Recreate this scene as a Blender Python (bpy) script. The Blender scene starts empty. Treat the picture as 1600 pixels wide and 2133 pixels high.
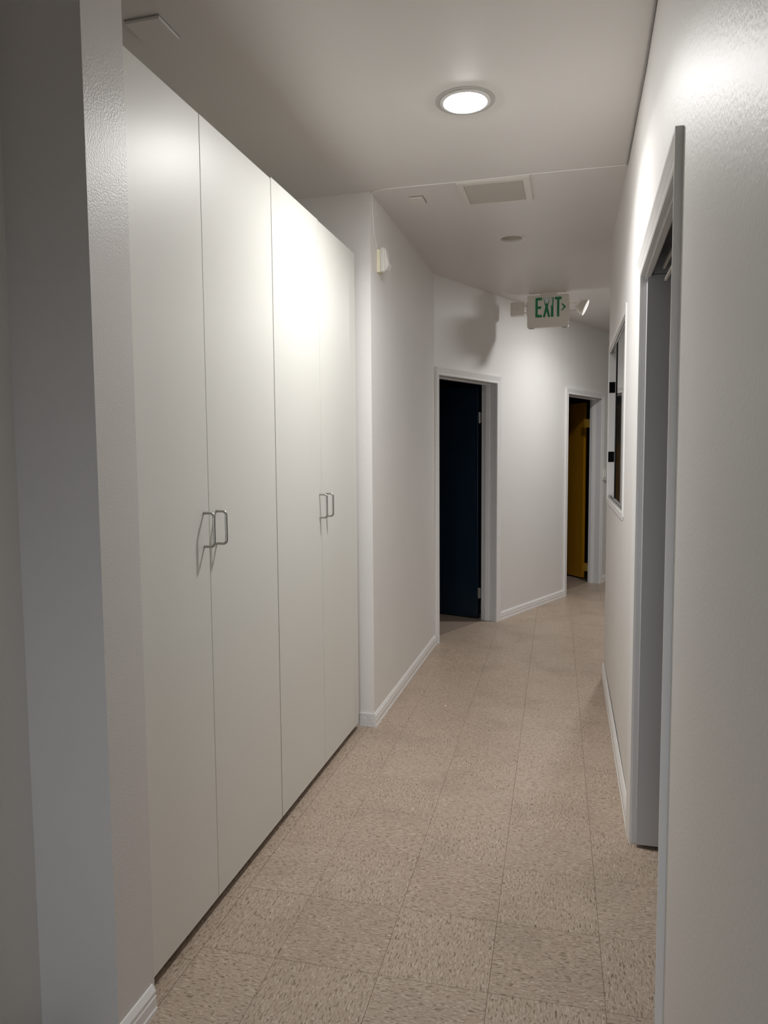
import bpy, bmesh, math, random
from mathutils import Vector, Matrix

C = bpy.context.scene.collection
SC = bpy.context.scene
rnd = random.Random(7)

# ------------------------------------------------------------------ camera
F_PX, PITCH, ROLL, YAW, CAM_H = 1513.58, 0.0783796, -0.00738029, 0.255458, 1.446825
cy, sy = math.cos(YAW), math.sin(YAW)
fwd = Vector((-sy*math.cos(PITCH), cy*math.cos(PITCH), -math.sin(PITCH)))
r0 = Vector((cy, sy, 0)); u0_ = r0.cross(fwd)
right = math.cos(ROLL)*r0 + math.sin(ROLL)*u0_
up = -math.sin(ROLL)*r0 + math.cos(ROLL)*u0_
cam_d = bpy.data.cameras.new('camera'); cam = bpy.data.objects.new('camera', cam_d); C.objects.link(cam)
M = Matrix((right, up, -fwd)).transposed().to_4x4(); M.translation = Vector((0, 0, CAM_H))
cam.matrix_world = M
cam_d.sensor_fit = 'HORIZONTAL'; cam_d.sensor_width = 36.0; cam_d.lens = F_PX/1600*36
cam_d.clip_start = 0.01
SC.camera = cam

# ------------------------------------------------------------------ world and exposure
w = bpy.data.worlds.new('world'); SC.world = w; w.use_nodes = True
w.node_tree.nodes['Background'].inputs[0].default_value = (0.02, 0.02, 0.02, 1)
w.node_tree.nodes['Background'].inputs[1].default_value = 0.0
SC.view_settings.view_transform = 'Standard'; SC.view_settings.look = 'None'
SC.view_settings.gamma = 1.0; SC.view_settings.use_curve_mapping = False
SC.view_settings.exposure = 0.0
LAMP_A = 15.0      # corridor downlight, watts
LAMP_C = 7.8      # downlight round the corner
DAY_W = 5.0      # cool light from behind the camera, carried by an added unseen window
LAMP_COL = (1.0, 0.99, 0.975)
DAY_COL = (0.87, 0.94, 1.0)
SPREAD, DAY_SPREAD = math.radians(144), math.radians(44)
LENS_A, LENS_C = 165.0, 310.0   # lens radiance
try:
    SC.cycles.max_bounces = 14; SC.cycles.diffuse_bounces = 9; SC.cycles.glossy_bounces = 6
    SC.cycles.caustics_reflective = False; SC.cycles.caustics_refractive = False
    SC.cycles.sample_clamp_indirect = 4.0
except Exception:
    pass

ZC = 2.77                                   # ceiling height
P0 = Vector((-1.006, 5.39, 0)); ANG = math.radians(23.5)
EA = Vector((math.sin(ANG), math.cos(ANG), 0)); NA = Vector((math.cos(ANG), -math.sin(ANG), 0))
def aw(u, d, z):                            # angled wall frame: along, out of the wall, up
    return P0 + EA*u + NA*d + Vector((0, 0, z))
XWP = [(-3.2, .196), (1.0, .204), (1.73, .212), (2.74, .225), (3.64, .224), (4.40, .2169), (4.92, .2085), (9, .2085)]
def xw(y):
    for (a, b), (c, d) in zip(XWP, XWP[1:]):
        if a <= y <= c: return b + (d-b)*(y-a)/(c-a)
    return .21

# ------------------------------------------------------------------ materials
def new_mat(name):
    m = bpy.data.materials.new(name); m.use_nodes = True
    nt = m.node_tree; b = nt.nodes['Principled BSDF']
    return m, nt, b
def paint(name, col, rough=.4, bump=.0, scale=180, spec=.5, var=.03, metal=0.0, bdist=.001, stretch=(1, 1, 1)):
    m, nt, b = new_mat(name)
    b.inputs['Roughness'].default_value = rough; b.inputs['Metallic'].default_value = metal
    b.inputs['Specular IOR Level'].default_value = spec
    tc = nt.nodes.new('ShaderNodeTexCoord')
    n1 = nt.nodes.new('ShaderNodeTexNoise'); n1.inputs['Scale'].default_value = 2.3; n1.inputs['Detail'].default_value = 4
    nt.links.new(tc.outputs['Object'], n1.inputs['Vector'])
    mix = nt.nodes.new('ShaderNodeMix'); mix.data_type = 'RGBA'
    mix.inputs[6].default_value = tuple(c*(1-var) for c in col)+(1,)
    mix.inputs[7].default_value = tuple(min(1, c*(1+var)) for c in col)+(1,)
    nt.links.new(n1.outputs[0], mix.inputs[0]); nt.links.new(mix.outputs[2], b.inputs['Base Color'])
    if bump > 0:
        mp = nt.nodes.new('ShaderNodeMapping'); mp.inputs['Scale'].default_value = stretch
        nt.links.new(tc.outputs['Object'], mp.inputs['Vector'])
        n2 = nt.nodes.new('ShaderNodeTexNoise'); n2.inputs['Scale'].default_value = scale; n2.inputs['Detail'].default_value = 3
        nt.links.new(mp.outputs[0], n2.inputs['Vector'])
        bp = nt.nodes.new('ShaderNodeBump'); bp.inputs['Strength'].default_value = bump; bp.inputs['Distance'].default_value = bdist
        nt.links.new(n2.outputs[0], bp.inputs['Height']); nt.links.new(bp.outputs[0], b.inputs['Normal'])
    return m
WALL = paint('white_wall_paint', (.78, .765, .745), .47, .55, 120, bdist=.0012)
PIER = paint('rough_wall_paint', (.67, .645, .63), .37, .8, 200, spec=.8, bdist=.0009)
CEIL = paint('ceiling_paint', (.73, .71, .69), .40, .15, 160)
TRIM = paint('white_gloss_trim', (.80, .79, .78), .30, .10, 60)
GTRIM = paint('grey_white_jamb_paint', (.62, .62, .63), .34, .10, 60)
LAMI = paint('cream_laminate', (.72, .715, .675), .41, .06, 300, var=.015, spec=.8)
CARC = paint('cabinet_side_board', (.60, .57, .50), .5)
KICK = paint('dark_brown_kick', (.035, .02, .012), .6)
STEEL = paint('brushed_nickel', (.40, .385, .355), .33, 0, metal=1.0)
NAVY = paint('navy_door_paint', (.004, .014, .028), .30, .05, 60, var=.1)
OCHRE = paint('ochre_door_paint', (.35, .16, .005), .35, .05, 60, var=.08)
GREY = paint('grey_door_paint', (.52, .52, .535), .45, .08, 80, var=.05)
DARKROOM = paint('dark_room_shade', (.03, .03, .035), .7)  # near-black colour stands in for the lack of light in these rooms
ROOMFL = paint('room_floor_vinyl', (.30, .235, .19), .4, .1, 120, var=.08)
BLACK = paint('black_rubber', (.004, .004, .004), .9, spec=.1)
ALU = paint('anodised_aluminium', (.55, .56, .57), .35, 0, metal=.9)
IVORY = paint('ivory_plastic', (.80, .74, .54), .38)
WHITEP = paint('white_plastic', (.82, .81, .77), .35)
SIGNP = paint('beige_sign_plastic', (.73, .69, .62), .42)
GREEN = paint('exit_green', (.0, .19, .07), .4, var=.06)
PALE = paint('faded_letter_film', (.62, .66, .66), .35)
VENTP = paint('vent_enamel', (.74, .715, .67), .4)
LENSOFF = paint('unlit_lens', (.52, .49, .41), .45)
SUB = paint('floor_adhesive', (.06, .045, .035), .8)
WIRE = paint('wire_paint', (.88, .87, .86), .35)
WIRED = paint('grey_wire', (.34, .33, .32), .5)
SCUFF = paint('plaster_crumb', (.85, .83, .80), .8)

def tile_material():
    m, nt, b = new_mat('flecked_vinyl_tile')
    N = nt.nodes.new; L = nt.links.new
    tc = N('ShaderNodeTexCoord'); oi = N('ShaderNodeObjectInfo')
    off = N('ShaderNodeVectorMath'); off.operation = 'SCALE'; L(oi.outputs['Location'], off.inputs[0]); off.inputs['Scale'].default_value = 7.31
    add = N('ShaderNodeVectorMath'); add.operation = 'ADD'; L(tc.outputs['Object'], add.inputs[0]); L(off.outputs[0], add.inputs[1])
    mp = N('ShaderNodeMapping'); mp.inputs['Scale'].default_value = (58, 205, 1); L(add.outputs[0], mp.inputs['Vector'])
    warp = N('ShaderNodeTexNoise'); warp.inputs['Scale'].default_value = 40; L(add.outputs[0], warp.inputs['Vector'])
    wadd = N('ShaderNodeMix'); wadd.data_type = 'VECTOR'; wadd.inputs[0].default_value = .5
    L(mp.outputs[0], wadd.inputs[4])
    wv = N('ShaderNodeVectorMath'); wv.operation = 'MULTIPLY_ADD'; L(warp.outputs['Color'], wv.inputs[0])
    wv.inputs[1].default_value = (2.2, 2.2, 0); L(mp.outputs[0], wv.inputs[2])
    nD = N('ShaderNodeTexNoise'); nD.inputs['Scale'].default_value = 1.0; nD.inputs['Detail'].default_value = 2.5; L(wv.outputs[0], nD.inputs['Vector'])
    mp2 = N('ShaderNodeVectorMath'); mp2.operation = 'ADD'; mp2.inputs[1].default_value = (31, 17, 5); L(wv.outputs[0], mp2.inputs[0])
    nL = N('ShaderNodeTexNoise'); nL.inputs['Scale'].default_value = 1.25; nL.inputs['Detail'].default_value = 2.0; L(mp2.outputs[0], nL.inputs['Vector'])
    rD = N('ShaderNodeMapRange'); rD.inputs[1].default_value = .53; rD.inputs[2].default_value = .67; rD.inputs[4].default_value = 1.0; L(nD.outputs[0], rD.inputs[0])
    rL = N('ShaderNodeMapRange'); rL.inputs[1].default_value = .53; rL.inputs[2].default_value = .71; rL.inputs[4].default_value = .9; L(nL.outputs[0], rL.inputs[0])
    tone = N('ShaderNodeMix'); tone.data_type = 'RGBA'
    tone.inputs[6].default_value = (.41, .318, .245, 1); tone.inputs[7].default_value = (.435, .342, .266, 1)
    L(oi.outputs['Random'], tone.inputs[0])
    m1 = N('ShaderNodeMix'); m1.data_type = 'RGBA'; L(rD.outputs[0], m1.inputs[0]); L(tone.outputs[2], m1.inputs[6]); m1.inputs[7].default_value = (.165, .115, .078, 1)
    m2 = N('ShaderNodeMix'); m2.data_type = 'RGBA'; L(rL.outputs[0], m2.inputs[0]); L(m1.outputs[2], m2.inputs[6]); m2.inputs[7].default_value = (.62, .53, .45, 1)
    # large soft grime patches
    pos = N('ShaderNodeNewGeometry')
    g = N('ShaderNodeTexNoise'); g.inputs['Scale'].default_value = 3.2; g.inputs['Detail'].default_value = 5; L(pos.outputs['Position'], g.inputs['Vector'])
    rg = N('ShaderNodeMapRange'); rg.inputs[1].default_value = .5; rg.inputs[2].default_value = .8; rg.inputs[3].default_value = 0; rg.inputs[4].default_value = .35; L(g.outputs[0], rg.inputs[0])
    m3 = N('ShaderNodeMix'); m3.data_type = 'RGBA'; L(rg.outputs[0], m3.inputs[0]); L(m2.outputs[2], m3.inputs[6]); m3.inputs[7].default_value = (.19, .145, .105, 1)
    sc = N('ShaderNodeTexNoise'); sc.inputs['Scale'].default_value = 4.5; sc.inputs['Detail'].default_value = 7; sc.inputs['Roughness'].default_value = .7
    smp = N('ShaderNodeMapping'); smp.inputs['Location'].default_value = (3.1, 8.7, 0); L(pos.outputs['Position'], smp.inputs['Vector']); L(smp.outputs[0], sc.inputs['Vector'])
    rs = N('ShaderNodeMapRange'); rs.inputs[1].default_value = .60; rs.inputs[2].default_value = .74; rs.inputs[4].default_value = .38; L(sc.outputs[0], rs.inputs[0])
    m4 = N('ShaderNodeMix'); m4.data_type = 'RGBA'; L(rs.outputs[0], m4.inputs[0]); L(m3.outputs[2], m4.inputs[6]); m4.inputs[7].default_value = (.52, .45, .38, 1)
    L(m4.outputs[2], b.inputs['Base Color'])
    rr = N('ShaderNodeMapRange'); rr.inputs[1].default_value = .3; rr.inputs[2].default_value = .7; rr.inputs[3].default_value = .34; rr.inputs[4].default_value = .50; L(g.outputs[0], rr.inputs[0])
    L(rr.outputs[0], b.inputs['Roughness'])
    bp = N('ShaderNodeBump'); bp.inputs['Strength'].default_value = .12; bp.inputs['Distance'].default_value = .0006
    L(nD.outputs[0], bp.inputs['Height']); L(bp.outputs[0], b.inputs['Normal'])
    return m
TILE = tile_material()

def glass_material():
    m, nt, b = new_mat('window_glass')
    b.inputs['Base Color'].default_value = (.10, .11, .11, 1); b.inputs['Roughness'].default_value = .02
    b.inputs['Transmission Weight'].default_value = 1.0; b.inputs['IOR'].default_value = 1.5
    return m
GLASS = glass_material()
def emit_material(name, col, s):
    m, nt, b = new_mat(name)
    b.inputs['Base Color'].default_value = (.8, .8, .8, 1)
    b.inputs['Emission Color'].default_value = col+(1,); b.inputs['Emission Strength'].default_value = s
    return m

# ------------------------------------------------------------------ mesh helpers
def ident(x, y, z): return Vector((x, y, z))
def bx(bm, a, b, fr=ident, bevel=0.0):
    (x0, y0, z0), (x1, y1, z1) = a, b
    vs = [bm.verts.new(fr(x, y, z)) for x in (x0, x1) for y in (y0, y1) for z in (z0, z1)]
    fs = []
    for q in ((0, 1, 3, 2), (4, 6, 7, 5), (0, 4, 5, 1), (2, 3, 7, 6), (0, 2, 6, 4), (1, 5, 7, 3)):
        fs.append(bm.faces.new([vs[i] for i in q]))
    if bevel > 0:
        es = list({e for f in fs for e in f.edges})
        bmesh.ops.bevel(bm, geom=es, offset=bevel, segments=2, affect='EDGES', profile=.5)
def prism(bm, pts, axis_a, axis_b, axis_n, origin, t0, t1):
    """polygon pts in (a,b) extruded along n from t0 to t1"""
    lo = [bm.verts.new(origin+axis_a*p[0]+axis_b*p[1]+axis_n*t0) for p in pts]
    hi = [bm.verts.new(origin+axis_a*p[0]+axis_b*p[1]+axis_n*t1) for p in pts]
    n = len(pts)
    bm.faces.new(lo); bm.faces.new(hi[::-1])
    for i in range(n):
        j = (i+1) % n
        bm.faces.new((lo[i], hi[i], hi[j], lo[j]))
def tube(bm, path, r, seg=10):
    rings = []
    n = len(path)
    prev = None
    for i, p in enumerate(path):
        t = (path[min(i+1, n-1)]-path[max(i-1, 0)]).normalized()
        if prev is None:
            a = t.orthogonal().normalized()
        else:
            a = (prev - t*prev.dot(t)).normalized()
        prev = a
        b = t.cross(a)
        rings.append([bm.verts.new(p+(a*math.cos(2*math.pi*k/seg)+b*math.sin(2*math.pi*k/seg))*r) for k in range(seg)])
    for A, B in zip(rings, rings[1:]):
        for k in range(seg):
            bm.faces.new((A[k], A[(k+1) % seg], B[(k+1) % seg], B[k]))
    bm.faces.new(rings[0][::-1]); bm.faces.new(rings[-1])
def lathe(bm, prof, origin, axis, seg=48, cap0=False, cap1=False):
    """prof: list of (radius, along-axis)"""
    axis = axis.normalized(); a = axis.orthogonal().normalized(); b = axis.cross(a)
    rings = []
    for r, h in prof:
        if r < 1e-6:
            rings.append([bm.verts.new(origin+axis*h)])
        else:
            rings.append([bm.verts.new(origin+axis*h+(a*math.cos(2*math.pi*k/seg)+b*math.sin(2*math.pi*k/seg))*r) for k in range(seg)])
    for A, B in zip(rings, rings[1:]):
        for k in range(seg):
            k2 = (k+1) % seg
            if len(A) == 1 and len(B) == 1: continue
            if len(A) == 1: bm.faces.new((A[0], B[k2], B[k]))
            elif len(B) == 1: bm.faces.new((A[k], A[k2], B[0]))
            else: bm.faces.new((A[k], A[k2], B[k2], B[k]))
    if cap0 and len(rings[0]) > 1: bm.faces.new(rings[0][::-1])
    if cap1 and len(rings[-1]) > 1: bm.faces.new(rings[-1])
def obj(name, bm, mat, parent=None, smooth=False, label=None):
    bmesh.ops.recalc_face_normals(bm, faces=bm.faces[:])
    me = bpy.data.meshes.new(name); bm.to_mesh(me); bm.free()
    me.materials.append(mat)
    if smooth:
        for p in me.polygons: p.use_smooth = True
        try: me.set_sharp_from_angle(angle=math.radians(35))
        except Exception: pass
    o = bpy.data.objects.new(name, me); C.objects.link(o)
    if parent is not None:
        o.parent = parent
        o.matrix_parent_inverse = Matrix.Translation(parent.location).inverted()
    if label: o['label'] = label
    return o
def tag(o, label, cat, group=None, kind=None):
    o['label'] = label; o['category'] = cat
    if group: o['group'] = group
    if kind: o['kind'] = kind
    return o
def thing(name, label, cat, loc, group=None, kind=None):
    o = bpy.data.objects.new(name, None); C.objects.link(o); o.location = loc
    o.empty_display_size = .1
    return tag(o, label, cat, group, kind)
def box_obj(name, boxes, mat, parent=None, fr=ident, bevel=0.0, label=None):
    bm = bmesh.new()
    for a, b in boxes: bx(bm, a, b, fr, bevel)
    return obj(name, bm, mat, parent, label=label)

# ------------------------------------------------------------------ walls
def wall(name, boxes, label, mat=WALL, fr=ident):
    o = box_obj(name, boxes, mat, None, fr)
    return tag(o, label, 'wall', kind='structure')
# angled wall with two door openings (u along, d out, z)
D1 = (.042, .925, 2.04); D2 = (2.365, 3.235, 2.04)
WT = .12
wall('wall_angled', [((-.03, -WT, 0), (D1[0]-.018, 0, ZC)), ((D1[0]-.018, -WT, D1[2]+.018), (D1[1]+.018, 0, ZC)),
                     ((D1[1]+.018, -WT, 0), (D2[0]-.018, 0, ZC)), ((D2[0]-.018, -WT, D2[2]+.018), (D2[1]+.018, 0, ZC)),
                     ((D2[1]+.018, -WT, 0), (4.75, 0, ZC))],
     'angled white wall at the end with the two dark doorways', fr=aw)
wall('wall_left', [((-1.13, 3.64, 0), (-1.012, 5.385, ZC)), ((-1.80, 3.64, 0), (-1.13, 3.76, ZC))],
     'white left wall past the cabinets carrying the motion sensor')
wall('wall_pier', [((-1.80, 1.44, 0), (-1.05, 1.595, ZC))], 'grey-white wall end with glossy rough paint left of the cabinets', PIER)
wall('wall_left_near', [((-1.39, -3.1, 0), (-1.27, 1.44, ZC))], 'shadowed wall at the extreme left edge of the photo')
wall('wall_closet_back', [((-1.80, 1.595, 0), (-1.72, 3.64, ZC))], 'wall behind the tall white cabinets')
BW = (-.98, -.02, .05, 1.30)
wall('wall_back', [((-1.39, -3.2, 0), (BW[0], -3.1, ZC)), ((BW[1], -3.2, 0), (.33, -3.1, ZC)), ((BW[0], -3.2, 0), (BW[1], -3.1, BW[2])), ((BW[0], -3.2, BW[3]), (BW[1], -3.1, ZC))], 'white wall behind the photographer')

def right_wall():
    bm = bmesh.new()
    TH = .115
    def seg(y0, y1, z0, z1, TH=.115):
        ys = [y0]+[y for y, _ in XWP if y0 < y < y1]+[y1]
        for a, b in zip(ys, ys[1:]):
            vs = []
            for y in (a, b):
                for x in (xw(y), xw(y)+TH):
                    for z in (z0, z1): vs.append(bm.verts.new((x, y, z)))
            for q in ((0, 1, 3, 2), (4, 6, 7, 5), (0, 4, 5, 1), (2, 3, 7, 6), (0, 2, 6, 4), (1, 5, 7, 3)):
                bm.faces.new([vs[i] for i in q])
    seg(-3.1, 1.715, 0, ZC)
    seg(1.715, 2.755, 2.075, ZC, .030)
    seg(2.755, WY0, 0, ZC)
    seg(WY0, WY1, 0, WZ0); seg(WY0, WY1, WZ1, ZC)
    seg(WY1, 4.895, 0, ZC)
    bmesh.ops.remove_doubles(bm, verts=bm.verts[:], dist=1e-5)
    o = obj('wall_right', bm, WALL)
    return tag(o, 'long white right wall with the grey doorway and the narrow window', 'wall', kind='structure')
WY0, WY1, WZ0, WZ1 = 3.55, 4.84, 1.165, 2.085
right_wall()
wall('wall_far_right_return', [((.327, 4.85, 0), (2.72, 4.895, ZC))], 'hidden wall turning right past the window corner')
wall('wall_far_end', [((.80, 9.66, 0), (2.72, 9.78, ZC))], 'hidden end wall of the side passage')
wall('wall_far_right', [((2.60, 4.92, 0), (2.72, 9.66, ZC))], 'hidden right wall of the side passage')
# dark rooms behind the doors
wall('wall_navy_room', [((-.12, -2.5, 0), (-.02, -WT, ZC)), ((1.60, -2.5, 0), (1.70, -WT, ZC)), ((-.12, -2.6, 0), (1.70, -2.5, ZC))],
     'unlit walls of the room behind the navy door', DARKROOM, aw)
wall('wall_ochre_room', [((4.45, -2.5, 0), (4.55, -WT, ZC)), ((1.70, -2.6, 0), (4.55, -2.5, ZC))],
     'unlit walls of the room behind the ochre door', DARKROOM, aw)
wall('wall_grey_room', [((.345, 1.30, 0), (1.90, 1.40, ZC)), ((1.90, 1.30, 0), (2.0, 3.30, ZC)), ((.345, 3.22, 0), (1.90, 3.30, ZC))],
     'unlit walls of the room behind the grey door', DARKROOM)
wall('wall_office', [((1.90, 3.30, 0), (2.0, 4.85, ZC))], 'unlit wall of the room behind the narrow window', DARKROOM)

# ceiling with a real hole for the unlit can
bm = bmesh.new(); bx(bm, (-3.6, -3.2, ZC), (2.72, 10.6, ZC+.16)); ceil = obj('ceiling', bm, CEIL)
OFFX, OFFY = -.388, 4.645
bm = bmesh.new(); lathe(bm, [(.068, -.05), (.068, .11)], Vector((OFFX, OFFY, ZC)), Vector((0, 0, 1)), 48, True, True)
cut = obj('cutter', bm, CEIL)
md = ceil.modifiers.new('b', 'BOOLEAN'); md.object = cut; md.operation = 'DIFFERENCE'; md.solver = 'EXACT'
dg = bpy.context.evaluated_depsgraph_get(); me2 = bpy.data.meshes.new_from_object(ceil.evaluated_get(dg))
ceil.modifiers.clear(); ceil.data = me2
bpy.data.objects.remove(cut)
tag(ceil, 'plain grey-white ceiling over the whole hallway', 'ceiling', kind='structure')

# ------------------------------------------------------------------ floor and its tiles
floor = box_obj('floor', [((-3.6, -3.2, -.10), (2.72, 10.6, -.0035))], SUB)
tag(floor, 'beige flecked vinyl tile floor running down the hallway', 'floor', kind='structure')
GA, GX, GY, TS = .0220485, -.212613, 2.163837, .3048
gu = Vector((math.cos(GA), math.sin(GA), 0)); gv = Vector((-math.sin(GA), math.cos(GA), 0)); G0 = Vector((GX, GY, 0))
def clip(poly, p, n):
    out = []
    for i in range(len(poly)):
        a, b = poly[i], poly[(i+1) % len(poly)]
        da, db = (a-p).dot(n), (b-p).dot(n)
        if da >= 0: out.append(a)
        if da*db < 0: out.append(a+(b-a)*(da/(da-db)))
    return out
def area(poly):
    return abs(sum(a.x*b.y-b.x*a.y for a, b in zip(poly, poly[1:]+poly[:1])))/2
def tile_mesh(poly, ctr, rot):
    """bevelled tile from a world polygon, local to ctr and rot"""
    R = Matrix.Rotation(-rot, 3, 'Z')
    bm = bmesh.new()
    loc = [R @ (p-ctr) for p in poly]
    c = sum(loc, Vector())/len(loc)
    def inset(p, d): return p-(p-c).normalized()*d*1.3
    lo = [bm.verts.new(inset(p, .0003)+Vector((0, 0, -.0034))) for p in loc]
    mi = [bm.verts.new(inset(p, .0003)+Vector((0, 0, -.0008))) for p in loc]
    hi = [bm.verts.new(inset(p, .0009)) for p in loc]
    n = len(loc)
    bm.faces.new(hi)
    for A, B in ((lo, mi), (mi, hi)):
        for i in range(n): bm.faces.new((A[i], A[(i+1) % n], B[(i+1) % n], B[i]))
    bmesh.ops.recalc_face_normals(bm, faces=bm.faces[:])
    me = bpy.data.meshes.new('tile'); bm.to_mesh(me); bm.free(); me.materials.append(TILE)
    return me
def add_tile(me, ctr, rot):
    o = bpy.data.objects.new('tile', me); C.objects.link(o); o.parent = floor
    o.location = ctr; o.rotation_euler = (0, 0, rot)
full = None
X_SEAM = -1.044
for i in range(-4, 4):
    for k in range(-3, 22):
        ctr = G0+gu*(i+.5)*TS+gv*(k+.5)*TS
        poly = [G0+gu*(i+a)*TS+gv*(k+b)*TS for a, b in ((0, 0), (1, 0), (1, 1), (0, 1))]
        if ctr.y < 1.1 or ctr.y > 8.75: continue
        if ctr.x > .30 and ctr.y < 4.6: 
            if not (1.6 < ctr.y < 2.9 and ctr.x < .65): continue
        rot = GA + (math.pi/2 if (i+k) % 2 == 0 else 0)
        p2 = poly
        if 1.0 < ctr.y < 3.75:
            p2 = clip(p2, Vector((X_SEAM, 0, 0)), Vector((1, 0, 0)))
        else:
            p2 = clip(p2, Vector((-1.03, 0, 0)), Vector((1, 0, 0)))
        if len(p2) > 2: p2 = clip(p2, aw(0, -.13, 0), NA)
        if len(p2) < 3 or area(p2) < .003: continue
        if area(p2) > TS*TS*.999:
            if full is None: full = tile_mesh(poly, ctr, rot); 
            # one shared mesh; square, so a quarter turn maps it to itself
            add_tile(full, ctr, rot)
        else:
            cc = sum(p2, Vector())/len(p2)
            add_tile(tile_mesh(p2, cc, rot), cc, rot)
y = 1.17
while y < 3.64:                                 # narrow cut strip along the cabinets
    y2 = min(y+.3048, 3.655)
    p = [Vector((-1.128, y, 0)), Vector((X_SEAM-.0008, y, 0)), Vector((X_SEAM-.0008, y2, 0)), Vector((-1.128, y2, 0))]
    cc = sum(p, Vector())/4
    add_tile(tile_mesh(p, cc, math.pi/2), cc, math.pi/2)
    y = y2
# smooth vinyl in the two rooms
for nm, a, b, lab in (('floor_navy_room', (-.02, -2.5, -.003), (1.60, -.135, -.0002), 'plain darker floor beyond the navy door'),
                      ('floor_ochre_room', (1.70, -2.5, -.003), (4.45, -.135, -.0002), 'plain darker floor beyond the ochre door')):
    o = box_obj(nm, [(a, b)], ROOMFL, None, aw); tag(o, lab, 'floor', kind='structure')

# ------------------------------------------------------------------ baseboards
BPROF = [(0, 0), (.015, 0), (.015, .012), (.0125, .015), (.0125, .042), (.0095, .047), (.0115, .052), (.0115, .058), (.007, .066), (.003, .073), (0, .074)]
def baseboard(name, p, q, n, label):
    bm = bmesh.new()
    A = [bm.verts.new(p+n*d+Vector((0, 0, z))) for d, z in BPROF]
    B = [bm.verts.new(q+n*d+Vector((0, 0, z))) for d, z in BPROF]
    for i in range(len(A)):
        j = (i+1) % len(A); bm.faces.new((A[i], B[i], B[j], A[j]))
    bm.faces.new(A); bm.faces.new(B[::-1])
    o = obj(name, bm, TRIM); tag(o, label, 'baseboard', kind='structure')
baseboard('baseboard_left', Vector((-1.012, 3.632, 0)), Vector((-1.012, 5.375, 0)), Vector((1, 0, 0)), 'white baseboard on the left wall under the sensor')
baseboard('baseboard_pier', Vector((-1.05, 1.43, 0)), Vector((-1.05, 1.583, 0)), Vector((1, 0, 0)), 'white baseboard at the bottom left corner of the photo')
baseboard('baseboard_angled', aw(.992, 0, 0), aw(2.302, 0, 0), NA, 'white baseboard on the angled wall between the two doorways')
baseboard('baseboard_angled_end', aw(3.30, 0, 0), aw(4.6, 0, 0), NA, 'short white baseboard right of the ochre doorway')
baseboard('baseboard_right', Vector((xw(2.805), 2.805, 0)), Vector((xw(4.90)-.001, 4.90, 0)), Vector((-1, 0, 0)), 'white baseboard on the right wall below the narrow window')
# crudely painted block on the wall end beside the cabinets
bm = bmesh.new(); bx(bm, (-1.094, 3.632, 0), (-1.0125, 3.6395, .074), bevel=.0015)
PB = paint('crusty_paint', (.74, .73, .74), .35, .9, 55, bdist=.004)
o = obj('baseboard_return', bm, PB); tag(o, 'short rough-painted baseboard beside the far cabinet', 'baseboard', kind='structure')

# ------------------------------------------------------------------ door frames
CPROF = [(0, 0), (0, .008), (.006, .0105), (.014, .0105), (.018, .008), (.030, .0115), (.040, .0135), (.052, .0165), (.060, .0165), (.060, 0)]
def casing(u0, u1, zt, fr, parent, mat, wl=1.0, wr=1.0):
    bm = bmesh.new(); rows = []
    for ww, d in CPROF:
        rows.append([bm.verts.new(fr(u0-ww*wl, d, 0)), bm.verts.new(fr(u0-ww*wl, d, zt+ww)),
                     bm.verts.new(fr(u1+ww*wr, d, zt+ww)), bm.verts.new(fr(u1+ww*wr, d, 0))])
    n = len(rows)
    for i in range(n):
        A, B = rows[i], rows[(i+1) % n]
        for j in range(3): bm.faces.new((A[j], A[j+1], B[j+1], B[j]))
    bm.faces.new([r[0] for r in rows]); bm.faces.new([r[3] for r in rows][::-1])
    return obj('casing', bm, mat, parent)
def u_frame(name, u0, u1, zt, d0, d1, th, fr, parent, mat):
    """U of boards lining an opening: the inner faces lie at u0+th, u1-th, zt-th"""
    return box_obj(name, [((u0, d0, 0), (u0+th, d1, zt)), ((u1-th, d0, 0), (u1, d1, zt)), ((u0+th, d0, zt-th), (u1-th, d1, zt))], mat, parent, fr)
def hinge(fr_pts, z, parent, mat=STEEL):
    """leaf plate and barrel: fr_pts = (plate corner a, plate corner b, pin) as ground vectors"""
    a, b, pin = fr_pts
    t = (b-a).normalized(); n = Vector((-t.y, t.x, 0))
    bm = bmesh.new()
    prism(bm, [(0, -.045), ((b-a).length, -.045), ((b-a).length, .045), (0, .045)], t, Vector((0, 0, 1)), n, a+Vector((0, 0, z)), -.0015, .0015)
    o = obj('hinge', bm, mat, parent)
    bm = bmesh.new(); tube(bm, [pin+Vector((0, 0, z-.047)), pin+Vector((0, 0, z+.047))], .0055, 10)
    obj('hinge_pin', bm, mat, o, True)

# door 1: navy, open into the room, hinged on the far jamb
d1 = thing('door_1', 'dark navy door standing open in the nearer of the two far doorways', 'door', aw(.48, 0, 0), kind='structure')
casing(D1[0], D1[1], D1[2], aw, d1, TRIM, .70, 1.0)
u_frame('jamb', D1[0]-.018, D1[1]+.018, D1[2]+.018, -.145, 0, .018, aw, d1, GTRIM)
u_frame('door_stop', D1[0], D1[1], D1[2], -.100, -.066, .011, aw, d1, TRIM)
def leaf(A, dirv, thickv, length, thick, z0, z1, mat, parent, name='leaf'):
    bm = bmesh.new()
    def fr(a, b, z): return A+dirv*a+thickv*b+Vector((0, 0, z))
    bx(bm, (0, 0, z0), (length, thick, z1), fr, .0015)
    return obj(name, bm, mat, parent)
lA = aw(.918, -.178, 0); ldir = (EA*-.075 - NA*1.0).normalized(); lth = (EA*1.0 - NA*.075).normalized()
leaf(lA, ldir, lth, .86, .040, .012, 2.025, NAVY, d1)
for z in (.235, 1.76):
    hinge((aw(.924, -.147, 0), aw(.919, -.177, 0), aw(.912, -.160, 0)), z, d1)
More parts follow.
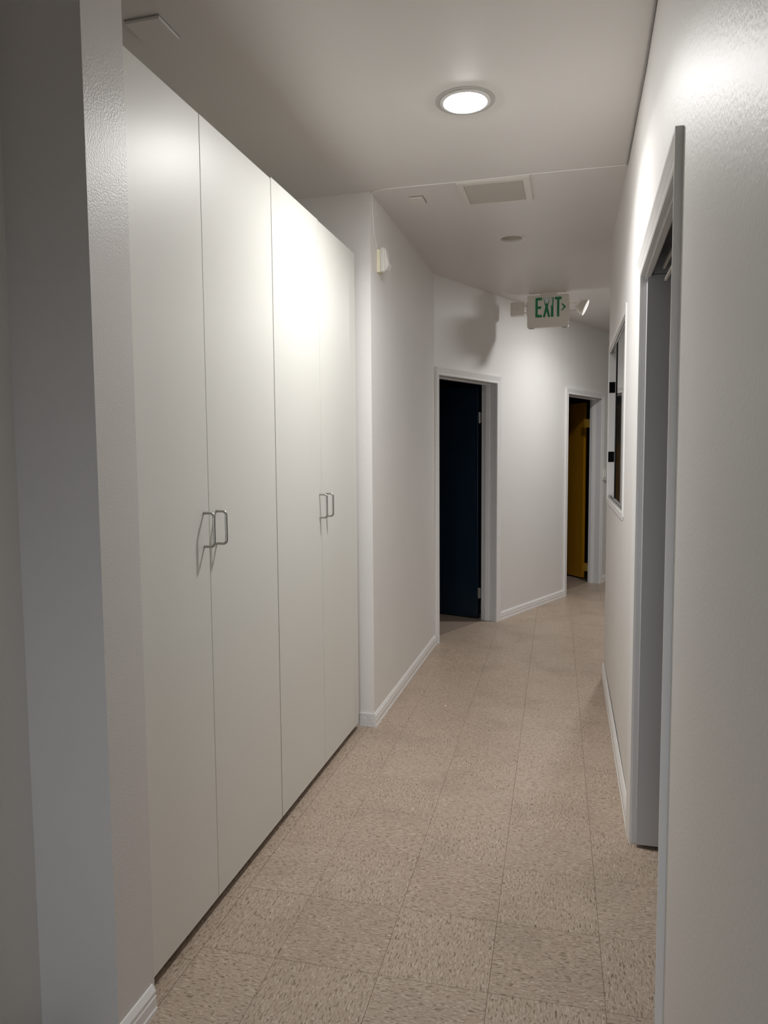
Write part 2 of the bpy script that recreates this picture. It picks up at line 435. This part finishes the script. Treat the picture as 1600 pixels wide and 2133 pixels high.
# door 2: ochre
d2 = thing('door_2', 'ochre yellow door standing open in the farther doorway', 'door', aw(2.8, 0, 0), kind='structure')
casing(D2[0], D2[1], D2[2], aw, d2, TRIM)
u_frame('jamb', D2[0]-.018, D2[1]+.018, D2[2]+.018, -.128, 0, .018, aw, d2, GTRIM)
u_frame('door_stop', D2[0], D2[1], D2[2], -.100, -.066, .011, aw, d2, TRIM)
kA = Vector((.106, 8.606, 0)); kdir = Vector((-.60, .80, 0)).normalized(); kth = Vector((.80, .60, 0)).normalized()
leaf(kA, kdir, kth, .85, .038, .018, 2.02, OCHRE, d2)
BRASS = paint('ochre_painted_hinge', (.34, .20, .03), .35)
for z in (.17, 1.78):
    hinge((aw(3.235, -.131, 0), aw(3.258, -.195, 0), aw(3.248, -.158, 0)), z, d2, BRASS)
# door 3: grey leaf in the right wall
d3 = thing('door_3', 'flat grey door leaf opened flat into the room off the right wall', 'door', Vector((xw(2.2), 2.23, 0)), kind='structure')
def rw(u, d, z): return Vector((xw(u)-d, u, z))       # right wall frame
YN, YF, ZT = 1.727, 2.742, 2.062
casing(YN, YF, ZT, rw, d3, TRIM)
u_frame('jamb', YN-.012, YF+.012, ZT+.013, -.030, 0, .012, rw, d3, GTRIM)
box_obj('door_stop', [((YN, -.024, ZT-.010), (YF, -.008, ZT)), ((YN, -.024, 0), (YN+.011, -.008, ZT-.010))], TRIM, d3, rw)
bm = bmesh.new(); bx(bm, (xw(2.74)+.014, 2.716, .012), (1.12, 2.7405, ZT-.001), bevel=.0015); obj('leaf', bm, GREY, d3)
bm = bmesh.new(); bx(bm, (.2600, 2.716, ZT+.001), (1.12, 2.7405, 2.13)); obj('leaf_head', bm, GREY, d3)
for xx, zz, ya, yb in ((.283, 2.066, 2.30, 2.672), (.283, 2.013, 2.35, 2.61)):
    box_obj('closer_arm', [((xx, ya, zz), (xx+.007, yb, zz+.010))], VENTP, d3)

# ------------------------------------------------------------------ window in the right wall
w1 = thing('window_1', 'narrow sliding aluminium window in the right wall', 'window', Vector((.22, 4.16, 1.6)), kind='structure')
def wfr(u, d, z): return Vector((xw(u)-d, u, z))
# flat white picture frame round the opening
fb = .040
box_obj('frame', [((WY0-fb, 0, WZ0-.012), (WY0, .006, WZ1+fb)), ((WY1, 0, WZ0-.03), (WY1+.03, .004, WZ1+.03)),
                  ((WY0, 0, WZ1), (WY1, .005, WZ1+.028)), ((WY0, 0, WZ0-.028), (WY1, .005, WZ0))], TRIM, w1, wfr)
box_obj('liner', [((WY1-.006, -.115, WZ0+.006), (WY1, 0, WZ1-.006)), ((WY0, -.115, WZ0), (WY1, 0, WZ0+.006)),
                  ((WY0, -.115, WZ1-.006), (WY1, 0, WZ1)), ((WY0, -.115, WZ0+.006), (WY0+.006, 0, WZ1-.006))], TRIM, w1, wfr)
box_obj('track', [((WY0+.006, -.017, WZ0+.006), (WY1-.006, -.014, WZ0+.018)), ((WY0+.006, -.003, WZ0+.006), (WY1-.006, -.001, WZ0+.016)),
                  ((WY0+.006, -.017, WZ1-.018), (WY1-.006, -.014, WZ1-.006)), ((WY0+.006, -.003, WZ1-.016), (WY1-.006, -.001, WZ1-.006))], ALU, w1, wfr)
WM = 4.33
sash = box_obj('sash', [((WM-.016, -.011, WZ0+.018), (WM, -.004, WZ1-.018)), ((WY0+.006, -.011, WZ0+.018), (WM-.016, -.004, WZ0+.030)),
                        ((WY0+.006, -.011, WZ1-.030), (WM-.016, -.004, WZ1-.018)), ((WY0+.006, -.011, WZ0+.03), (WY0+.014, -.004, WZ1-.03))], ALU, w1, wfr)
box_obj('gasket', [((WM-.120, -.0100, WZ0+.030), (WM-.016, -.0045, WZ1-.030))], BLACK, sash, wfr)
box_obj('pane', [((WY0+.014, -.0095, WZ0+.030), (WM-.120, -.0060, WZ1-.030))], GLASS, sash, wfr)
for za, zb in ((1.826, 1.893), (1.392, 1.457)):
    box_obj('latch_plate', [((WY1-.010, -.060, za), (WY1-.0061, -.0005, zb))], BLACK, w1, wfr, label='black plate on the white window jamb')

w2 = thing('window_2', 'unseen low window added behind the photographer to carry the cool light', 'window', Vector((-.5, -3.12, .67)), kind='structure')  # added opening; only the cool light from behind is inferred
box_obj('frame', [((BW[0], -3.16, BW[2]), (BW[0]+.04, -3.09, BW[3])), ((BW[1]-.04, -3.16, BW[2]), (BW[1], -3.09, BW[3])),
                  ((BW[0]+.04, -3.16, BW[2]), (BW[1]-.04, -3.09, BW[2]+.04)), ((BW[0]+.04, -3.16, BW[3]-.04), (BW[1]-.04, -3.09, BW[3]))], TRIM, w2)
box_obj('pane', [((BW[0]+.04, -3.15, BW[2]+.04), (BW[1]-.04, -3.144, BW[3]-.04))], emit_material('glowing_pane', DAY_COL, .8), w2)
ld = bpy.data.lights.new('daylight', 'AREA'); ld.shape = 'RECTANGLE'; ld.size = .86; ld.size_y = 1.15; ld.energy = DAY_W; ld.color = DAY_COL; ld.spread = DAY_SPREAD
lo = bpy.data.objects.new('daylight', ld); C.objects.link(lo); lo.parent = w2; lo.location = (0, -.015, .005); lo.rotation_euler = (math.pi/2-.10, 0, 0)

# ------------------------------------------------------------------ tall cabinets
XF = -1.085
def cabinet(y0, ym, y1, tops, label, handles):
    t = thing('tall_cabinet', label, 'cabinet', Vector((-1.39, (y0+y1)/2, 0)), 'tall white cabinets along the left wall')
    box_obj('carcass', [((-1.715, y0+.001, .04), (-1.1065, y1-.001, 2.44))], CARC, t)
    box_obj('toe_kick', [((-1.14, y0+.001, 0), (-1.128, y1-.001, .04))], KICK, t)
    for (a, b, zt), hy in zip(((y0, ym, tops[0]), (ym, y1, tops[1])), handles):
        bm = bmesh.new(); bx(bm, (XF-.020, a+.0013, .036), (XF, b-.0013, zt), bevel=.001)
        dr = obj('door', bm, LAMI, t)
        # D handle: two legs and a grip, rounded corners
        path = []; P = .034; R = .012; z0, z1 = 1.173, 1.275
        path += [Vector((XF-.002, hy, z1)), Vector((XF+P-R, hy, z1))]
        for s in range(1, 6):
            aa = math.pi/2*s/5; path.append(Vector((XF+P-R+R*math.sin(aa), hy, z1-R+R*math.cos(aa))))
        for s in range(0, 6):
            aa = math.pi/2*s/5; path.append(Vector((XF+P-R+R*math.cos(aa), hy, z0+R-R*math.sin(aa))))
        path.append(Vector((XF-.002, hy, z0)))
        bm = bmesh.new(); tube(bm, path, .0043, 12)
        obj('handle', bm, STEEL, dr, True)
    return t
cabinet(1.600, 2.022, 2.5485, (2.455, 2.456), 'tall cream-white cabinet with two flat doors, nearer of the pair', (1.988, 2.068))
cabinet(2.5515, 3.058, 3.597, (2.463, 2.460), 'tall cream-white cabinet with two flat doors, farther one by the wall corner', (3.030, 3.114))

# ------------------------------------------------------------------ ceiling lights
def area_light(parent, loc, watts, size=.15, col=None):
    ld = bpy.data.lights.new('lamp', 'AREA'); ld.shape = 'DISK'; ld.size = size; ld.energy = watts; ld.color = col or LAMP_COL; ld.spread = SPREAD
    lo = bpy.data.objects.new('lamp', ld); C.objects.link(lo); lo.parent = parent
    lo.location = loc-parent.location
def lit_can(x, y, watts, lens, label, col=None):
    t = thing('ceiling_light', label, 'ceiling light', Vector((x, y, ZC)), 'round recessed hallway lights')
    Z = Vector((0, 0, -1)); o = Vector((x, y, ZC))
    bm = bmesh.new(); lathe(bm, [(.112, 0), (.112, .0012), (.096, .0016), (.096, 0)], o, Z, 64); obj('stain_ring', bm, paint('dusty_old_ring', (.50, .49, .47), .5), t, label='grey ring left by an older fitting')
    bm = bmesh.new(); lathe(bm, [(.095, .0), (.095, .004), (.090, .0075), (.082, .008), (.0785, .005), (.0785, 0)], o, Z, 64); obj('trim_ring', bm, TRIM, t, True)
    bm = bmesh.new(); lathe(bm, [(.0785, .004), (.070, .0095), (.050, .0135), (.025, .0155), (0, .016)], o, Z, 64); obj('lens', bm, emit_material('lit_lens', col or LAMP_COL, lens), t, True)
    if watts > 0: area_light(t, Vector((x, y, ZC-.0175)), watts, .14, col)
    return t
lit_can(-.412, 2.830, LAMP_A, LENS_A, 'lit round ceiling light nearest the camera')
lit_can(.50, 6.45, LAMP_C, LENS_C, 'lit round ceiling light hidden round the corner past the right wall')
t = thing('ceiling_light', 'unlit round ceiling light between the vent and the exit sign', 'ceiling light', Vector((OFFX, OFFY, ZC)), 'round recessed hallway lights')
o3 = Vector((OFFX, OFFY, ZC)); ZD = Vector((0, 0, -1))
bm = bmesh.new(); lathe(bm, [(.0665, -.012), (.0665, .003), (.072, .006), (.082, .004), (.085, 0), (.0685, -.0005)], o3, ZD, 64); obj('trim_ring', bm, TRIM, t, True)
bm = bmesh.new(); lathe(bm, [(.0675, -.003), (.064, -.018), (.060, -.030)], o3, ZD, 48); obj('reflector', bm, LENSOFF, t, True)
bm = bmesh.new(); lathe(bm, [(.061, -.030), (.035, -.024), (0, -.022)], o3, ZD, 48); obj('lens', bm, LENSOFF, t, True)

# ------------------------------------------------------------------ vent and ceiling plates
t = thing('ceiling_vent', 'white square louvred air vent on the ceiling by the wire', 'vent', Vector((-.40, 3.80, ZC)))
VX0, VX1, VY0, VY1 = -.577, -.220, 3.625, 3.972
def mitre_frame(bm, X0, X1, Y0, Y1, i, z0, z1, lip):
    O = [(X0, Y0), (X1, Y0), (X1, Y1), (X0, Y1)]; I = [(X0+i, Y0+i), (X1-i, Y0+i), (X1-i, Y1-i), (X0+i, Y1-i)]
    def ring(L, z): return [bm.verts.new((a, b, z)) for a, b in L]
    def shr(L, k): return [(a+(k if a < -.4 else -k), b+(k if b < 3.8 else -k)) for a, b in L]
    R = [ring(O, z1), ring(O, z1-.003), ring(shr(O, lip), z0), ring(I, z0), ring(I, z1)]
    for A, B in zip(R, R[1:]+R[:1]):
        for k in range(4): bm.faces.new((A[k], A[(k+1) % 4], B[(k+1) % 4], B[k]))
bm = bmesh.new(); mitre_frame(bm, VX0, VX1, VY0, VY1, .034, ZC-.012, ZC, .004); obj('frame', bm, VENTP, t)
bm = bmesh.new(); bx(bm, (VX0+.03, VY0+.03, ZC-.0012), (VX1-.03, VY1-.03, ZC-.0002)); obj('dark_sheet', bm, BLACK, t)  # flat black sheet standing in for the darkness above the slats
bm = bmesh.new(); n = 14
for k in range(n):
    yy = VY0+.040+(VY1-VY0-.080)*k/(n-1)
    prism(bm, [(-.007, -.0012), (.007, -.0062+.001), (.007, -.0062+.0022), (-.007, 0)], Vector((0, 1, 0)), Vector((0, 0, 1)), Vector((1, 0, 0)), Vector((0, yy, ZC-.0045)), VX0+.0345, VX1-.0345)
o = obj('slat', bm, paint('slat_enamel', (.52, .495, .45), .5), t); o['kind'] = 'stuff'
def plate(x0, x1, y0, y1, th, label, mat):
    t = thing('ceiling_plate', label, 'cover plate', Vector(((x0+x1)/2, (y0+y1)/2, ZC)), 'blank square plates on the ceiling')
    bm = bmesh.new(); bx(bm, (x0-.002, y0-.002, ZC-.003), (x1+.002, y1+.002, ZC)); obj('shadow_rim', bm, WIRED, t)  # grey edge past the cover stands in for its shadow gap
    bm = bmesh.new(); bx(bm, (x0, y0, ZC-th), (x1, y1, ZC-.003), bevel=.001); obj('cover', bm, mat, t)
plate(-.838, -.768, 3.765, 3.868, .012, 'small blank square ceiling plate left of the vent', paint('plate_paint', (.75, .72, .68), .4))
plate(-1.338, -1.222, 2.048, 2.165, .012, 'blank square ceiling plate above the nearer cabinet', CEIL)

# ------------------------------------------------------------------ wire and motion sensor
def wire_obj(name, pts, r, mat, label):
    bm = bmesh.new(); tube(bm, [Vector(p) for p in pts], r, 8); o = obj(name, bm, mat, None, True)
    return tag(o, label, 'wire')
wz = ZC-.0032
pts = [(-1.0085, 3.770, 2.520), (-1.0085, 3.715, 2.552), (-1.0085, 3.692, 2.585), (-1.0085, 3.676, 2.66), (-1.0085, 3.664, 2.74), (-1.004, 3.645, wz-.006), (-.985, 3.628, wz)]
x = -.95
while x < .20:
    pts.append((x, 3.618+.003*math.sin(x*9), wz)); x += .06
pts += [(.212, 3.616, wz)]
wire_obj('sensor_wire', pts, .0029, WIRE, 'thin white wire from the motion sensor across the ceiling')
pts = []; y = 3.614
while y > 1.2:
    pts.append((xw(y)-.0045, y, ZC-.0048-.001*math.sin(y*7))); y -= .12
wire_obj('corner_wire', pts, .0036, WIRED, 'grey wire along the top of the right wall')

t = thing('motion_sensor', 'ivory motion sensor on the left wall near the corner', 'sensor', Vector((-1.012, 3.80, 2.46)))
bm = bmesh.new(); prism(bm, [(0, 0), (.016, .008), (.016, .062), (0, .07)], Vector((1, 0, 0)), Vector((0, 1, 0)), Vector((0, 0, 1)), Vector((-1.0118, 3.765, 2.40)), .004, .120)
obj('bracket', bm, IVORY, t, label='yellowed mounting bracket')
bm = bmesh.new(); bx(bm, (-.9955, 3.768, 2.405), (-.972, 3.838, 2.528), bevel=.004); obj('body', bm, WHITEP, t, True)
bm = bmesh.new()
prism(bm, [(0, .118), (.006, .116), (.014, .06), (.022, .036), (.020, .026), (.006, .004), (0, .002)], Vector((1, 0, 0)), Vector((0, 0, 1)), Vector((0, 1, 0)), Vector((-.9718, 3.772, 2.408)), 0, .062)
bmesh.ops.bevel(bm, geom=bm.edges[:], offset=.0015, segments=2, affect='EDGES')
obj('lens', bm, WHITEP, t, True)

# ------------------------------------------------------------------ exit sign
t = thing('exit_sign', 'beige EXIT sign with green letters and two lamp heads on the ceiling', 'exit sign', Vector((-.22, 6.25, ZC)))
SX0, SX1, SZ0, SZ1, SY0, SY1 = -.388, -.054, 2.484, 2.746, 6.220, 6.275
bm = bmesh.new(); bx(bm, (SX0, SY0, SZ0), (SX1, SY1, SZ1)); 
bmesh.ops.bevel(bm, geom=[e for e in bm.edges if abs(e.verts[0].co.y-e.verts[1].co.y) > .01], offset=.012, segments=4, affect='EDGES', profile=.5)
body = obj('body', bm, SIGNP, t, True)
bm = bmesh.new(); bx(bm, (-.285, 6.226, SZ1-.002), (-.150, 6.270, ZC), bevel=.002); bx(bm, (-.375, 6.238, ZC-.006), (-.075, 6.262, ZC)); obj('canopy', bm, SIGNP, t)
bm = bmesh.new()
bm.free()
for xa in (SX0+.015, SX1-.055): box_obj('latch_tab', [((xa, SY0+.006, SZ0-.004), (xa+.040, SY1-.006, SZ0+.001))], WIRED, body)
def sx(px): return SX0+(px-440)/(990-440)*(SX1-SX0)          # sign face coordinates read off the photograph's lettering
def letter(poly, mat, name='letter', lift=.0):
    bm = bmesh.new()
    prism(bm, poly, Vector((1, 0, 0)), Vector((0, 0, 1)), Vector((0, -1, 0)), Vector((0, SY0, 0)), .0002+lift, .0022+lift)
    return obj(name, bm, mat, body)
zT, zB = 2.724, 2.566; H = zT-zB
def R(pts, x0, wd): return [(x0+a*wd, zB+b*H) for a, b in pts]
letter(R([(0, 0), (1, 0), (1, .13), (.36, .13), (.36, .44), (.90, .44), (.90, .56), (.36, .56), (.36, .87), (1, .87), (1, 1), (0, 1)], -.322, .052), GREEN)
XL0, XW_ = -.261, .058
xp = [(0, 0), (.30, 0), (.50, .30), (.70, 0), (1, 0), (.68, .52), (.96, 1), (.70, 1), (.5, .74), (.28, 1), (.02, 1), (.33, .52)]
letter(R(xp, XL0, XW_), GREEN)
letter(R([(.07, 1), (.93, 1), (.88, .93), (.62, .66), (.5, .72), (.36, .68), (.14, .90)], XL0, XW_), PALE, 'faded_patch', .0021)
letter(R([(0, 0), (1, 0), (1, 1), (0, 1)], -.197, .020), GREEN)
letter(R([(.08, .62), (.5, .55), (.6, .98), (.1, .98)], -.197, .020), PALE, 'faded_patch', .0021)
letter(R([(.34, 0), (.68, 0), (.68, .87), (1, .87), (1, 1), (0, 1), (0, .87), (.34, .87)], -.167, .054), GREEN)
letter([(-.116, 2.668), (-.102, 2.668), (-.077, 2.642), (-.106, 2.614), (-.118, 2.614), (-.094, 2.642)], GREEN, 'arrow')
# left lamp head, seen from behind
hl = bmesh.new(); bx(hl, (-.526, 6.215, 2.588), (-.414, 6.245, 2.700), bevel=.010)
hh = obj('lamp_head', hl, SIGNP, t, True)
bm = bmesh.new(); prism(bm, [(-.054, -.054), (.054, -.054), (.054, .054), (-.054, .054)], Vector((1, 0, 0)), Vector((0, 0, 1)), Vector((0, 1, 0)), Vector((-.470, 6.2445, 2.644)), 0, .042); obj('lens', bm, WHITEP, hh)
bm = bmesh.new(); lathe(bm, [(.004, 0), (.004, .003), (0, .0035)], Vector((-.470, 6.2152, 2.644)), Vector((0, -1, 0)), 12); obj('screw', bm, STEEL, hh)
bm = bmesh.new()
for zz in (2.668, 2.612): tube(bm, [Vector((SX0+.002, 6.245, zz)), Vector((-.416, 6.245, zz))], .0045, 8)
bx(bm, (SX0-.006, 6.232, 2.585), (SX0+.001, 6.262, 2.695)); obj('bracket', bm, SIGNP, hh)
# right lamp head, a bowl seen from the side
ap = Vector((.016, 6.245, 2.655)); ax = Vector((.904, -.10, -.427)).normalized()
bm = bmesh.new(); lathe(bm, [(.008, 0), (.028, .006), (.046, .020), (.058, .040), (.064, .062)], ap, ax, 32, True, False); hr = obj('lamp_head', bm, SIGNP, t, True)
bm = bmesh.new(); lathe(bm, [(.064, .0615), (.066, .064), (.064, .068), (.04, .072), (0, .074)], ap, ax, 32, True); obj('lens', bm, WHITEP, hr, True)
bm = bmesh.new(); lathe(bm, [(0, -.013), (.009, -.009), (.013, 0), (.009, .009), (0, .013)], Vector((.008, 6.245, 2.640)), Vector((0, 0, 1)), 16)
for zz, in ((2.674,), (2.613,)): tube(bm, [Vector((SX1-.002, 6.245, zz)), Vector((-.004, 6.245, zz)), Vector((.006, 6.245, zz-(.012 if zz > 2.64 else -.012)))], .0045, 8)
bx(bm, (SX1-.001, 6.232, 2.585), (SX1+.006, 6.262, 2.700)); obj('bracket', bm, SIGNP, hr, True)

# ------------------------------------------------------------------ light switch and crumbs
t = thing('light_switch', 'white light switch right of the ochre doorway', 'switch', aw(3.36, 0, 1.22))
box_obj('back_box', [((3.298, 0, 1.160), (3.372, .0166, 1.285))], WHITEP, t, aw)
bm = bmesh.new(); bx(bm, (3.254, .0167, 1.152), (3.376, .0237, 1.290), aw, .002); obj('plate', bm, WHITEP, t)
for uu in (3.268, 3.318):
    bm = bmesh.new(); bx(bm, (uu, .0232, 1.180), (uu+.036, .031, 1.262), aw, .001); obj('rocker', bm, WHITEP, t)
def crumb(x, y, s, label, seed):
    r = random.Random(seed); bm = bmesh.new()
    bmesh.ops.create_icosphere(bm, subdivisions=2, radius=s)
    for v in bm.verts:
        v.co *= r.uniform(.7, 1.2); v.co.z = max(v.co.z, -.0002)*.4+.0001; v.co += Vector((x, y, 0))
    o = obj('plaster_crumb', bm, SCUFF); tag(o, label, 'debris', 'white crumbs on the floor')
crumb(-.70, 4.05, .006, 'white crumb on the floor near the left baseboard', 1)
